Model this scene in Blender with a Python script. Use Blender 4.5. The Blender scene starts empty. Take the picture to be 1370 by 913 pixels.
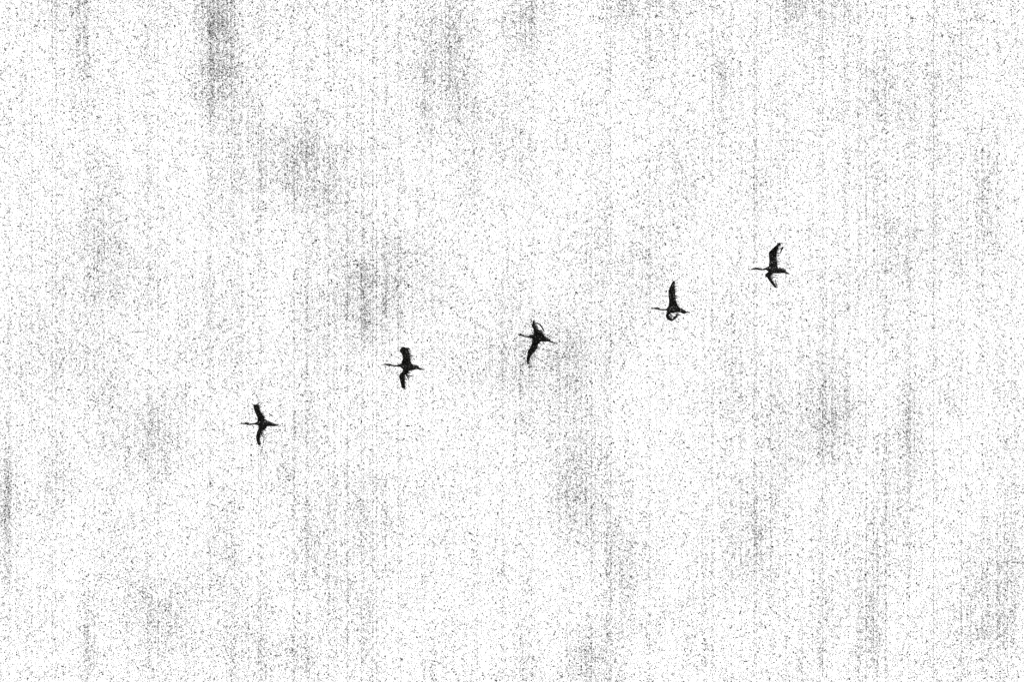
import bpy, bmesh, math, random
from mathutils import Vector, Matrix

# ------------------------------------------------------------------ camera
sc = bpy.context.scene
COL = sc.collection
PW, PH = 1370.0, 913.0                 # size of the photograph in pixels
LENS, SENSOR = 300.0, 36.0             # long telephoto
ELEV = math.radians(40.0)              # looking up at the flock
EYE = Vector((0.0, 0.0, 1.7))
F = LENS / SENSOR * PW                 # focal length in photo pixels
DIST = 285.0                           # metres to the middle of the flock

cam = bpy.data.cameras.new('camera')
cam.lens = LENS
cam.sensor_width = SENSOR
cam.clip_start = 0.5
cam.clip_end = 20000.0
cam_ob = bpy.data.objects.new('camera', cam)
COL.objects.link(cam_ob)
cam_ob.location = EYE
cam_ob.rotation_euler = (math.radians(90.0) + ELEV, 0.0, 0.0)
sc.camera = cam_ob
RIGHT = Vector((1, 0, 0))
UP = Vector((0, -math.sin(ELEV), math.cos(ELEV)))
BACK = Vector((0, -math.cos(ELEV), -math.sin(ELEV)))     # towards the camera


def ray(px, py):
    return (RIGHT * (px - PW / 2) + UP * (PH / 2 - py) - BACK * F).normalized()


# ------------------------------------------------------------------ render settings
sc.render.engine = 'CYCLES'
sc.cycles.use_denoising = False        # the sky is full of fine speckle
sc.cycles.use_adaptive_sampling = False
sc.cycles.max_bounces = 6
sc.view_settings.view_transform = 'Standard'
sc.view_settings.look = 'None'
sc.view_settings.gamma = 1.0
sc.view_settings.use_curve_mapping = False
sc.view_settings.exposure = 2.55

# ------------------------------------------------------------------ sky
SUN_EL, SUN_AZ = math.radians(62.0), math.radians(168.0)
world = bpy.data.worlds.new('World')
sc.world = world
world.use_nodes = True
wt = world.node_tree
wt.nodes.clear()


def wn(kind, **kw):
    n = wt.nodes.new(kind)
    for k, v in kw.items():
        setattr(n, k, v)
    return n


def put(sock, v):
    if isinstance(v, (int, float, tuple)):
        sock.default_value = v
    else:
        wt.links.new(v, sock)


def wmath(op, a, b=0.0, c=0.0, clamp=False):
    n = wn('ShaderNodeMath', operation=op, use_clamp=clamp)
    for i, v in enumerate((a, b, c)):
        put(n.inputs[i], v)
    return n.outputs[0]


tc = wn('ShaderNodeTexCoord')
sep = wn('ShaderNodeSeparateXYZ')
# grain streaks added to the sky, tilted with the camera to stand upright
tilt = wn('ShaderNodeVectorRotate', rotation_type='X_AXIS')
tilt.inputs['Angle'].default_value = -ELEV
wt.links.new(tc.outputs['Generated'], tilt.inputs['Vector'])
wt.links.new(tilt.outputs[0], sep.inputs[0])
azim = wmath('ARCTAN2', sep.outputs[0], sep.outputs[1])
elev = wmath('ARCSINE', sep.outputs[2])
# sky coordinates are angles along and across the streaks, a third of an arc minute to the unit
su = wmath('MULTIPLY', azim, F)
sv = wmath('MULTIPLY', elev, F)
uv = wn('ShaderNodeCombineXYZ')
put(uv.inputs[0], su)
put(uv.inputs[1], sv)
UV = uv.outputs[0]


def sky_uv(px, py):
    d = Matrix.Rotation(-ELEV, 3, 'X') @ ray(px, py)
    return math.atan2(d.x, d.y) * F, math.asin(d.z) * F


def scaled(src, fx, fy, ox=0.0, oy=0.0):
    n = wn('ShaderNodeVectorMath', operation='MULTIPLY_ADD')
    put(n.inputs[0], src)
    n.inputs[1].default_value = (fx, fy, 0)
    n.inputs[2].default_value = (ox, oy, 0)
    return n.outputs[0]


def floored(src):
    n = wn('ShaderNodeVectorMath', operation='FLOOR')
    put(n.inputs[0], src)
    return n.outputs[0]


def white2(src):
    n = wn('ShaderNodeTexWhiteNoise', noise_dimensions='2D')
    put(n.inputs['Vector'], src)
    return n.outputs['Value']


def soft_noise(src, detail=2.0):
    n = wn('ShaderNodeTexNoise', noise_dimensions='2D')
    put(n.inputs['Vector'], src)
    n.inputs['Scale'].default_value = 1.0
    n.inputs['Detail'].default_value = detail
    return n.outputs[0]


# thin darker wisps of cloud: where the photograph shows them (x, y, half width, half height, strength)
WISPS = [
    (288, 18, 16, 55, .90), (283, 110, 22, 34, .40), (113, 42, 9, 48, .50), (85, 15, 22, 30, .25),
    (598, 78, 32, 62, .36), (571, 120, 5, 52, .40), (705, 18, 22, 36, .45), (841, 8, 15, 22, .45),
    (1068, 8, 16, 26, .40), (403, 206, 22, 34, .42), (400, 240, 52, 36, .20), (497, 385, 26, 42, .38),
    (475, 420, 34, 20, .28), (697, 488, 42, 34, .42), (762, 484, 20, 40, .42), (205, 588, 32, 36, .38),
    (160, 372, 60, 50, .15), (1116, 562, 24, 42, .52), (1222, 580, 11, 50, .36), (771, 668, 20, 42, .48),
    (842, 752, 28, 30, .32), (790, 886, 20, 30, .62), (1005, 718, 28, 48, .36), (1165, 836, 14, 42, .38),
    (1330, 806, 36, 48, .38), (1316, 240, 14, 42, .32), (966, 112, 8, 42, .34), (1186, 122, 36, 42, .26),
    (1200, 332, 26, 42, .24), (6, 672, 13, 52, .60), (215, 830, 32, 36, .26), (118, 868, 6, 52, .46),
    (404, 880, 20, 30, .32), (60, 480, 60, 40, .16), (495, 692, 32, 40, .20), (300, 430, 30, 50, .14),
]
acc = None
for (bx, by, hw, hh, amp) in WISPS:
    u0, v0 = sky_uv(bx, by)
    kx, ky = 1.0 / (hw * 1.3), 1.0 / (hh * 1.45)
    d = scaled(UV, kx, ky, -u0 * kx, -v0 * ky)
    dot = wn('ShaderNodeVectorMath', operation='DOT_PRODUCT')
    put(dot.inputs[0], d)
    put(dot.inputs[1], d)
    g = wmath('POWER', math.exp(-1.0), dot.outputs['Value'])
    acc = wmath('MULTIPLY', g, amp) if acc is None else wmath('MULTIPLY_ADD', g, amp, acc)
# the same kind of cloud everywhere else, stretched along the grain streaks
drift = wmath('SUBTRACT', soft_noise(scaled(UV, 1 / 95.0, 1 / 210.0, 3.3, 7.1), 3.0), 0.47, clamp=True)
drift = wmath('MULTIPLY', drift, 0.25)
# ragged edges on the wisps
rag = wmath('MULTIPLY_ADD', soft_noise(scaled(UV, 1 / 16.0, 1 / 34.0, 1.7, 4.9), 3.0), 1.2, -0.02)
acc = wmath('MULTIPLY', acc, wmath('MULTIPLY', rag, 0.47))
# fine vertical streaks
colu = wn('ShaderNodeTexWhiteNoise', noise_dimensions='1D')
put(colu.inputs['W'], wmath('FLOOR', wmath('MULTIPLY', su, 1 / 1.7)))
streak = colu.outputs['Value']
wide = soft_noise(scaled(UV, 1 / 7.0, 1 / 900.0, 5.5, 2.2), 3.0)          # long faint bands
wide = wmath('MULTIPLY', wmath('SUBTRACT', wide, 0.42, clamp=True), 0.10)
rare = wmath('MULTIPLY', wmath('POWER', streak, 20.0), 0.10)
dens = wmath('MULTIPLY', wmath('ADD', acc, drift), wmath('MULTIPLY_ADD', streak, 1.05, 0.40))
dens = wmath('ADD', wmath('ADD', dens, wmath('MULTIPLY_ADD', streak, 0.022, wide)), wmath('ADD', rare, 0.037))

# speckle: the denser the wisp, the more and the darker the specks
w1 = white2(floored(scaled(UV, 1 / 1.1, 1 / 1.1)))
w2 = white2(floored(scaled(UV, 1 / 1.6, 1 / 1.6, 0.37, 0.61)))
w3 = white2(floored(scaled(UV, 1 / 0.95, 1 / 0.95, 0.2, 0.45)))
k1 = wmath('DIVIDE', 0.62, wmath('ADD', dens, 0.012))
fine = wmath('MULTIPLY', wmath('POWER', w1, k1), 0.70)
spots = wmath('MULTIPLY', wmath('POWER', w2, 46.0), 1.25)
dust = wmath('MULTIPLY', wmath('POWER', w3, wmath('DIVIDE', 1.1, wmath('ADD', dens, 0.02))), 0.62)
keep = wmath('MULTIPLY', wmath('SUBTRACT', 1.0, fine, clamp=True),
             wmath('MULTIPLY', wmath('SUBTRACT', 1.0, spots, clamp=True), wmath('SUBTRACT', 1.0, dust, clamp=True)))
keep = wmath('POWER', keep, 2.4)

nish = wn('ShaderNodeTexSky', sky_type='NISHITA')
nish.sun_disc = False
nish.sun_elevation = SUN_EL
nish.sun_rotation = SUN_AZ
nish.air_density = 1.0
nish.dust_density = 1.5
bw = wn('ShaderNodeRGBToBW')              # an overcast has no blue in it
wt.links.new(nish.outputs[0], bw.inputs[0])
bg = wn('ShaderNodeBackground')
bg.inputs['Strength'].default_value = 0.15
put(bg.inputs['Color'], wmath('MULTIPLY', bw.outputs[0], keep))
wout = wn('ShaderNodeOutputWorld')
wt.links.new(bg.outputs[0], wout.inputs['Surface'])

# ------------------------------------------------------------------ veiled sun
sun = bpy.data.lights.new('sun', 'SUN')
sun.energy = 0.8
sun.angle = math.radians(14.0)
sun.color = (1.0, 0.97, 0.93)
sun_ob = bpy.data.objects.new('sun', sun)
COL.objects.link(sun_ob)
sdir = Vector((math.sin(SUN_AZ) * math.cos(SUN_EL), math.cos(SUN_AZ) * math.cos(SUN_EL), math.sin(SUN_EL)))
sun_ob.rotation_euler = sdir.to_track_quat('Z', 'Y').to_euler()


# ------------------------------------------------------------------ materials
def material(name, c1, c2, scale, rough=0.8, translucent=0.0, lo=0.45, hi=0.62):
    m = bpy.data.materials.new(name)
    m.use_nodes = True
    nt = m.node_tree
    b = nt.nodes['Principled BSDF']
    b.inputs['Roughness'].default_value = rough
    b.inputs['Specular IOR Level'].default_value = 0.15
    t = nt.nodes.new('ShaderNodeTexCoord')
    n = nt.nodes.new('ShaderNodeTexNoise')
    n.inputs['Scale'].default_value = scale
    n.inputs['Detail'].default_value = 4.0
    nt.links.new(t.outputs['Object'], n.inputs['Vector'])
    r = nt.nodes.new('ShaderNodeValToRGB')
    r.color_ramp.elements[0].position = lo
    r.color_ramp.elements[1].position = hi
    r.color_ramp.elements[0].color = (*c1, 1)
    r.color_ramp.elements[1].color = (*c2, 1)
    nt.links.new(n.outputs[0], r.inputs[0])
    nt.links.new(r.outputs[0], b.inputs['Base Color'])
    if translucent:
        tr = nt.nodes.new('ShaderNodeBsdfTranslucent')
        nt.links.new(r.outputs[0], tr.inputs['Color'])
        mx = nt.nodes.new('ShaderNodeMixShader')
        mx.inputs[0].default_value = translucent
        nt.links.new(b.outputs[0], mx.inputs[1])
        nt.links.new(tr.outputs[0], mx.inputs[2])
        nt.links.new(mx.outputs[0], nt.nodes['Material Output'].inputs['Surface'])
    return m


M_PLUME = material('slate plumage', (.007, .007, .007), (.55, .55, .55), 27.0, lo=.61, hi=.68)
M_DARK = material('dark flight feather', (.007, .007, .007), (.05, .05, .05), 30.0, lo=.5, hi=.7)
M_PALE = material('pale thin feather', (.30, .30, .31), (.72, .72, .73), 22.0, translucent=0.75)
M_HORN = material('horn bill', (.03, .03, .028), (.08, .075, .07), 60.0, rough=0.4)
M_EYE = material('dark eye', (.01, .008, .006), (.03, .02, .015), 90.0, rough=0.15)
M_FIELD = material('winter grass field', (.060, .062, .056), (.095, .094, .086), 0.08, rough=0.95, lo=.35, hi=.7)

# ------------------------------------------------------------------ ground under the flock
gm = bpy.data.meshes.new('ground')
S, N = 6000.0, 24
gv, gf = [], []
rg = random.Random(4)
for j in range(N + 1):
    for i in range(N + 1):
        x, y = -S + 2 * S * i / N, -S + 2 * S * j / N
        z = 0.0 if (x * x + y * y) < 700 ** 2 else rg.uniform(-6.0, 4.0)
        gv.append((x, y, z))
for j in range(N):
    for i in range(N):
        a = j * (N + 1) + i
        gf.append((a, a + 1, a + N + 2, a + N + 1))
gm.from_pydata(gv, [], gf)
gm.materials.append(M_FIELD)
ground = bpy.data.objects.new('ground', gm)
ground['kind'] = 'structure'
COL.objects.link(ground)

# ------------------------------------------------------------------ birds
ZOOM = 913.0 / 80.0          # outlines below were read off an 11.4x enlargement of an 80 px window
HALF_SPAN = 1.05             # metres, shoulder to wing tip


def catmull(pts, n):
    """resample a list of equal-length tuples smoothly to n samples"""
    m = len(pts)
    out = []
    for k in range(n):
        f = k * (m - 1) / (n - 1)
        i = min(int(f), m - 2)
        t = f - i
        p0, p1, p2, p3 = pts[max(i - 1, 0)], pts[i], pts[i + 1], pts[min(i + 2, m - 1)]
        out.append(tuple(0.5 * (2 * b + (c - a) * t + (2 * a - 5 * b + 4 * c - d) * t * t
                                + (3 * b - a - 3 * c + d) * t ** 3)
                         for a, b, c, d in zip(p0, p1, p2, p3)))
    return out


def loft(bm, rings):
    vs = [[bm.verts.new(p) for p in r] for r in rings]
    n = len(vs[0])
    for a, b in zip(vs[:-1], vs[1:]):
        for i in range(n):
            bm.faces.new((a[i], a[(i + 1) % n], b[(i + 1) % n], b[i]))
    bm.faces.new(list(reversed(vs[0])))
    bm.faces.new(vs[-1])


class Crane:
    def __init__(self, name, label, origin, axis, wings, strokes, seed, legs=None):
        self.rng = random.Random(seed)
        cx, cy = origin[0] + 40.0, origin[1] + 40.0
        d = ray(cx, cy)
        alt = EYE.z + DIST * math.sin(ELEV)                       # one flight level for the whole line
        self.centre = EYE + d * ((alt - EYE.z) / d.z)
        depth = -(self.centre - EYE).dot(BACK)
        self.m_per_px = depth / F
        self.k = self.m_per_px / ZOOM                             # metres per outline unit
        self.root = bpy.data.objects.new(name, None)
        self.root.empty_display_size = 0.3
        self.root.location = self.centre
        COL.objects.link(self.root)
        self.root['label'] = label
        self.root['category'] = 'crane'
        self.root['group'] = 'cranes flying in a slanting line'
        self.axis = axis
        self.tan = math.tan(ELEV)
        self.build(wings, strokes)

    # outline units (u right, v down, t metres towards the viewer) -> metres about the bird's middle
    def P(self, u, v, t):
        return RIGHT * ((u - 456.5) * self.k) + UP * ((456.5 - v) * self.k) + BACK * t

    def axis_depth(self, u, v):
        """the body flies level: its depth follows from how it slants in the picture"""
        v0 = sum(a[1] for a in self.axis) / len(self.axis)
        (ua, va), (ub, vb) = self.axis[0][:2], self.axis[-1][:2]
        slope = (vb - va) / (ub - ua)
        return -(slope * (u - 480.0)) * self.k / self.tan

    def add(self, name, me, mat, smooth=True):
        me.materials.clear()
        me.materials.append(mat)
        if smooth:
            me.polygons.foreach_set('use_smooth', [True] * len(me.polygons))
        o = bpy.data.objects.new(name, me)
        o.parent = self.root
        COL.objects.link(o)
        return o

    def tube_rings(self, pts, n, seg=14, flat=0.9):
        res = catmull(pts, n)
        rings = []
        for i, (u, v, r) in enumerate(res):
            a, b = res[max(i - 1, 0)], res[min(i + 1, n - 1)]
            pa = self.P(a[0], a[1], self.axis_depth(a[0], a[1]))
            pb = self.P(b[0], b[1], self.axis_depth(b[0], b[1]))
            tan = (pb - pa).normalized()
            side = tan.cross(BACK).normalized()
            nor = side.cross(tan).normalized()
            c = self.P(u, v, self.axis_depth(u, v))
            rr = (r * 1.06 + (4.0 if r > 4 else 1.0)) * self.k      # the thin neck and bill lose a little in the smoothing
            rings.append([c + side * (math.cos(q) * rr) + nor * (math.sin(q) * rr * flat)
                          for q in (2 * math.pi * s / seg for s in range(seg))])
        return rings

    def wing_rows(self, rows, sign, n=30):
        """rows of (leading u,v, trailing u,v); depth comes from the true length of the wing"""
        grown = []
        for a, b in rows:                       # allow for what the smoothing takes off the edges
            du, dv = b[0] - a[0], b[1] - a[1]
            q = 5.0 / (math.hypot(du, dv) or 1.0)
            grown.append((a[0] - du * q, a[1] - dv * q, b[0] + du * q, b[1] + dv * q))
        res = catmull(grown, n)
        mids = [((r[0] * .65 + r[2] * .35) * self.k, (r[1] * .65 + r[3] * .35) * self.k) for r in res]
        step = HALF_SPAN / (n - 1)
        t = 0.0
        out = []
        for i, r in enumerate(res):
            if i:
                L = math.hypot(mids[i][0] - mids[i - 1][0], mids[i][1] - mids[i - 1][1])
                t += sign * math.sqrt(max(step * step - L * L, (0.25 * step) ** 2))
            out.append((r, t + self.axis_depth(r[0], r[1])))
        return out

    def blade(self, pts, w0, w1):
        """one feather: a slim vane with a little thickness along a stroke of (u, v, t)"""
        res = catmull(pts, 9)
        bm = bmesh.new()
        rings = []
        for i, (u, v, t) in enumerate(res):
            f = i / 8.0
            a, b = res[max(i - 1, 0)], res[min(i + 1, 8)]
            tan = (self.P(*b) - self.P(*a)).normalized()
            side = tan.cross(BACK)
            side = side.normalized() if side.length > 1e-5 else RIGHT.copy()
            nor = side.cross(tan).normalized()
            w = (w0 + (w1 - w0) * f) * self.k * 0.5 * (0.25 if i == 8 else 1.0)
            c = self.P(u, v, t)
            rings.append([c + side * w, c + nor * 0.003, c - side * w, c - nor * 0.003])
        loft(bm, rings)
        me = bpy.data.meshes.new('feather')
        bm.normal_update()
        bm.to_mesh(me)
        bm.free()
        return me

    def build(self, wings, strokes):
        rng = self.rng
        ax = self.axis
        # ---- body: trunk, neck, head, trailing legs and both wing arms grown into one skin
        bm = bmesh.new()
        loft(bm, self.tube_rings(ax[1:], 60))
        all_rows = []
        for rows, sign in wings:
            wr = self.wing_rows(rows, sign)
            all_rows.append(wr)
            rings = []
            for i, ((lu, lv, tu, tv), t) in enumerate(wr):
                f = i / (len(wr) - 1)
                th = (0.055 * (1 - f) + 0.016 * f)
                pts_u, pts_l = [], []
                for c in range(7):
                    g = c / 6.0
                    prof = math.sin(math.pi * min(1.0, 0.12 + 0.80 * g ** 0.6)) * th * 0.5 + 0.006
                    camber = 0.05 * math.sin(math.pi * g) * (1 - 0.5 * f)
                    u, v = lu + (tu - lu) * g, lv + (tv - lv) * g
                    base = self.P(u, v, t - (v - lv) * self.k / self.tan * 0.6 - camber)
                    pts_u.append(base - BACK * prof)
                    pts_l.append(base + BACK * prof)
                rings.append(pts_u + pts_l[::-1])
            loft(bm, rings)
        bmesh.ops.recalc_face_normals(bm, faces=bm.faces)
        raw = bpy.data.meshes.new('body')
        bm.to_mesh(raw)
        bm.free()
        tmp = bpy.data.objects.new('body_raw', raw)
        COL.objects.link(tmp)
        rm = tmp.modifiers.new('skin', 'REMESH')
        rm.mode = 'VOXEL'
        rm.voxel_size = 0.0075
        sm = tmp.modifiers.new('smooth', 'SMOOTH')
        sm.factor = 0.5
        sm.iterations = 1
        dg = bpy.context.evaluated_depsgraph_get()
        me = bpy.data.meshes.new_from_object(tmp.evaluated_get(dg))
        bpy.data.objects.remove(tmp)
        me.name = 'body'
        self.add('body', me, M_PLUME)

        # ---- bill and eyes
        u0, v0, r0 = ax[0]
        u1, v1, r1 = ax[1]
        bm = bmesh.new()
        loft(bm, self.tube_rings([(u0, v0, 1.5), ((u0 + u1) / 2, (v0 + v1) / 2, max(r1 * .6, 3.5)),
                                  (u1 + 6, v1, max(r1 * .9, 4.5))], 10, seg=8))
        me = bpy.data.meshes.new('bill')
        bm.to_mesh(me)
        bm.free()
        self.add('bill', me, M_HORN)
        hu, hv, hr = ax[2]
        for s in (-1, 1):
            bm = bmesh.new()
            bmesh.ops.create_icosphere(bm, subdivisions=2, radius=0.008)
            off = self.P(hu, hv, self.axis_depth(hu, hv)) + BACK * (s * hr * self.k * 0.86) + UP * (0.2 * hr * self.k)
            bmesh.ops.translate(bm, verts=bm.verts, vec=off)
            me = bpy.data.meshes.new('eye')
            bm.to_mesh(me)
            bm.free()
            self.add('eye', me, M_EYE)

        # ---- flight feathers along each trailing edge
        for wr in all_rows:
            n = len(wr)
            for j in range(20):
                f = 0.20 + 0.80 * j / 19.0
                i = min(int(f * (n - 1)), n - 1)
                (lu, lv, tu, tv), t = wr[i]
                i2 = max(i - 2, 0)
                (lu2, lv2, tu2, tv2), t2 = wr[i2]
                # outward along the wing
                ou, ov = (lu - lu2), (lv - lv2)
                ol = math.hypot(ou, ov) or 1.0
                cu, cv = (tu - lu), (tv - lv)
                cl = math.hypot(cu, cv) or 1.0
                sweep = 0.15 + 1.1 * max(0.0, f - 0.55) / 0.45
                du, dv = cu / cl + ou / ol * sweep, cv / cl + ov / ol * sweep
                dl = math.hypot(du, dv) or 1.0
                du, dv = du / dl, dv / dl
                dark = rng.random() < 0.6
                ln = rng.uniform(6, 34) if dark else rng.uniform(22, 62)
                su_, sv_ = tu - cu * 0.35, tv - cv * 0.35
                eu, ev = tu + du * ln, tv + dv * ln
                tt = t - 0.02
                me = self.blade([(su_, sv_, tt), ((su_ + eu) / 2, (sv_ + ev) / 2, tt - 0.01),
                                 (eu, ev, tt - 0.02)], 15 if dark else 13, 9 if dark else 8)
                self.add('primary_feather' if f > 0.55 else 'secondary_feather', me, M_DARK if dark else M_PALE)
        # ---- single feathers that stand apart in the photograph
        for (w, pts, w0, w1, dark) in strokes:
            wr = all_rows[w]

            def near(p):
                return min(wr, key=lambda q: min((q[0][0] - p[0]) ** 2 + (q[0][1] - p[1]) ** 2,
                                                 (q[0][2] - p[0]) ** 2 + (q[0][3] - p[1]) ** 2))[1]
            # every feather is rooted in its wing by a thin quill
            row = min(wr, key=lambda q: (q[0][2] - pts[0][0]) ** 2 + (q[0][3] - pts[0][1]) ** 2)[0]
            inside = min(math.hypot(q[0][0] + (q[0][2] - q[0][0]) * g / 4 - pts[0][0],
                                    q[0][1] + (q[0][3] - q[0][1]) * g / 4 - pts[0][1])
                         for q in wr for g in range(5)) < 14.0
            if not inside:
                pts = [(row[2] * .8 + row[0] * .2, row[3] * .8 + row[1] * .2)] + list(pts)
                w0 = 5
            ta, tb = near(pts[0]), near(pts[-1])
            m = len(pts) - 1
            me = self.blade([(p[0], p[1], ta + (tb - ta) * i / m - 0.02) for i, p in enumerate(pts)], w0, w1)
            self.add('primary_feather', me, M_DARK if dark else M_PALE)
        # ---- short tail over the legs
        iu, iv, ir = ax[-4]
        for j in range(5):
            a = (j - 2) * 0.16
            ln = 52 - abs(j - 2) * 9
            t = self.axis_depth(iu, iv) - 0.03
            slope = (ax[-1][1] - iv) / (ax[-1][0] - iu)
            me = self.blade([(iu - 25, iv - 25 * slope, t), (iu + 12, iv + 12 * (a + slope), t),
                             (iu + ln * .8, iv + ln * .8 * (a + slope), t)], 14, 9)
            self.add('tail_feather', me, M_DARK)


NEAR, FAR = 1, -1
Crane('crane', 'leading crane, lowest and farthest left, wings held straight in a plus shape', (307, 529),
      [(150, 443, 3), (212, 434, 8), (250, 432, 16), (285, 437, 14), (320, 447, 9), (360, 441, 9), (402, 436, 14),
       (440, 432, 34), (500, 436, 52), (555, 430, 46), (605, 438, 34), (650, 449, 24), (700, 458, 15), (752, 459, 7)],
      [([((432, 440), (600, 425)), ((430, 345), (535, 365)), ((415, 300), (512, 305)), ((395, 248), (472, 246)),
         ((380, 190), (456, 182)), ((376, 140), (438, 142))], NEAR),
       ([((440, 440), (600, 440)), ((445, 500), (545, 512)), ((425, 560), (492, 552)), ((405, 622), (464, 605)),
         ((405, 685), (452, 688)), ((430, 768), (454, 768))], FAR)],
      [(1, [(500, 545), (520, 620), (522, 690), (492, 755)], 14, 8, False),
       (1, [(470, 545), (488, 600), (500, 640)], 22, 14, True),
       (1, [(480, 540), (520, 610), (560, 602)], 12, 6, False),
       (1, [(505, 640), (518, 680), (506, 715)], 10, 14, True),
       (1, [(440, 700), (448, 740), (444, 778)], 16, 8, True),
       (0, [(440, 170), (448, 120), (444, 60)], 12, 4, False),
       (0, [(520, 320), (538, 338), (552, 348)], 16, 10, True)], 11)

Crane('crane', 'second crane from the left, near wing paddle shaped and broad at its tip', (502, 453),
      [(72, 418, 3), (140, 396, 6), (178, 400, 11), (218, 403, 12), (260, 412, 9), (300, 421, 8), (350, 416, 12),
       (392, 414, 26), (440, 425, 48), (510, 432, 56), (570, 440, 42), (632, 441, 29), (662, 458, 16), (700, 470, 9),
       (752, 479, 6)],
      [([((395, 420), (590, 430)), ((411, 360), (546, 370)), ((426, 290), (528, 300)), ((405, 232), (530, 262)),
         ((380, 196), (520, 225)), ((402, 152), (508, 178)), ((440, 126), (486, 146))], NEAR),
       ([((410, 440), (580, 450)), ((424, 496), (512, 502)), ((370, 565), (452, 557)), ((379, 640), (448, 650)),
         ((394, 710), (446, 718)), ((410, 766), (444, 770))], FAR)],
      [(0, [(500, 200), (540, 240), (548, 285)], 16, 12, False),
       (0, [(490, 190), (525, 230), (552, 232)], 14, 10, True),
       (1, [(470, 520), (510, 545), (550, 585)], 16, 10, False),
       (1, [(480, 515), (512, 528), (545, 525)], 20, 12, True),
       (1, [(500, 560), (525, 575), (553, 575)], 12, 16, True),
       (1, [(470, 540), (500, 570), (525, 610)], 22, 14, True),
       (1, [(460, 545), (490, 590), (518, 645)], 18, 12, True),
       (1, [(500, 620), (512, 700), (508, 765)], 10, 6, False),
       (1, [(430, 740), (437, 790), (437, 836)], 11, 5, True)], 22)

Crane('crane', 'middle crane of the five, far wing swept down, a curled feather over its near wing', (680, 421),
      [(138, 303, 3), (163, 306, 8), (192, 310, 15), (230, 325, 9), (270, 337, 9), (320, 340, 13), (362, 337, 28),
       (420, 342, 50), (480, 356, 52), (540, 371, 40), (598, 384, 27), (625, 396, 18), (655, 416, 8), (716, 437, 5)],
      [([((365, 345), (560, 360)), ((390, 280), (528, 290)), ((385, 222), (470, 245)), ((360, 182), (424, 205)),
         ((370, 140), (404, 160)), ((378, 94), (391, 100))], NEAR),
       ([((370, 370), (525, 400)), ((365, 430), (462, 440)), ((340, 500), (438, 510)), ((304, 560), (398, 566)),
         ((294, 620), (346, 622)), ((285, 680), (325, 680)), ((292, 760), (308, 758))], FAR)],
      [(0, [(392, 140), (450, 138), (492, 165), (520, 208), (550, 258)], 20, 24, True),
       (0, [(440, 230), (478, 238), (505, 232)], 14, 10, True),
       (0, [(415, 225), (452, 205), (480, 212)], 18, 10, True),
       (0, [(450, 245), (490, 255), (522, 240)], 18, 12, True),
       (0, [(400, 165), (425, 178), (440, 200)], 16, 10, True),
       (1, [(440, 440), (478, 432), (505, 470)], 14, 8, False),
       (1, [(325, 680), (335, 740), (347, 798)], 6, 12, False)], 33)

Crane('crane', 'fourth crane from the left, near wing raised tall, far wing bent into a ring', (858, 362),
      [(140, 584, 3), (192, 580, 7), (245, 580, 16), (280, 594, 11), (330, 600, 9), (378, 599, 11), (410, 596, 34),
       (460, 588, 58), (530, 592, 48), (590, 606, 30), (634, 626, 27), (664, 636, 26), (692, 638, 8), (746, 641, 5)],
      [([((400, 600), (600, 602)), ((418, 530), (556, 542)), ((425, 460), (530, 482)), ((415, 380), (518, 402)),
         ((420, 310), (510, 330)), ((444, 240), (504, 262)), ((484, 158), (508, 166))], NEAR),
       ([((405, 612), (520, 640)), ((386, 662), (440, 655)), ((378, 698), (416, 694)), ((396, 736), (430, 716)),
         ((432, 762), (446, 732)), ((476, 769), (480, 740)), ((522, 736), (508, 714)), ((560, 692), (544, 676)),
         ((578, 664), (565, 656))], FAR)],
      [(1, [(430, 650), (455, 680), (488, 690)], 26, 16, True),
       (1, [(480, 645), (510, 665), (540, 672)], 14, 8, False),
       (0, [(505, 330), (530, 312), (540, 300)], 10, 6, False),
       (0, [(500, 420), (530, 424), (546, 410)], 12, 8, True)], 44)

Crane('crane', 'rearmost crane, highest and farthest right, wings bowed back like a sickle', (992, 315),
      [(132, 520, 3), (175, 513, 8), (232, 507, 14), (265, 517, 11), (320, 522, 9), (370, 512, 14), (410, 513, 34),
       (460, 522, 48), (530, 532, 46), (590, 537, 36), (642, 545, 30), (668, 561, 18), (700, 578, 10), (736, 589, 6)],
      [([((405, 520), (552, 530)), ((425, 440), (546, 450)), ((426, 350), (535, 370)), ((420, 268), (532, 282)),
         ((465, 213), (540, 215)), ((515, 165), (548, 186)), ((576, 112), (600, 126))], NEAR),
       ([((405, 560), (545, 560)), ((366, 608), (452, 600)), ((404, 650), (450, 646)), ((440, 702), (470, 690)),
         ((490, 762), (512, 748)), ((526, 802), (546, 796))], FAR)],
      [(0, [(588, 270), (606, 222), (634, 172)], 16, 34, True),
       (0, [(560, 240), (588, 196), (606, 180)], 10, 10, False),
       (0, [(545, 330), (575, 300), (596, 282)], 12, 12, False),
       (1, [(520, 688), (538, 728), (552, 774)], 22, 18, True),
       (1, [(455, 600), (500, 600), (552, 620)], 20, 10, False),
       (1, [(450, 620), (490, 630), (530, 640)], 18, 8, False)], 55)
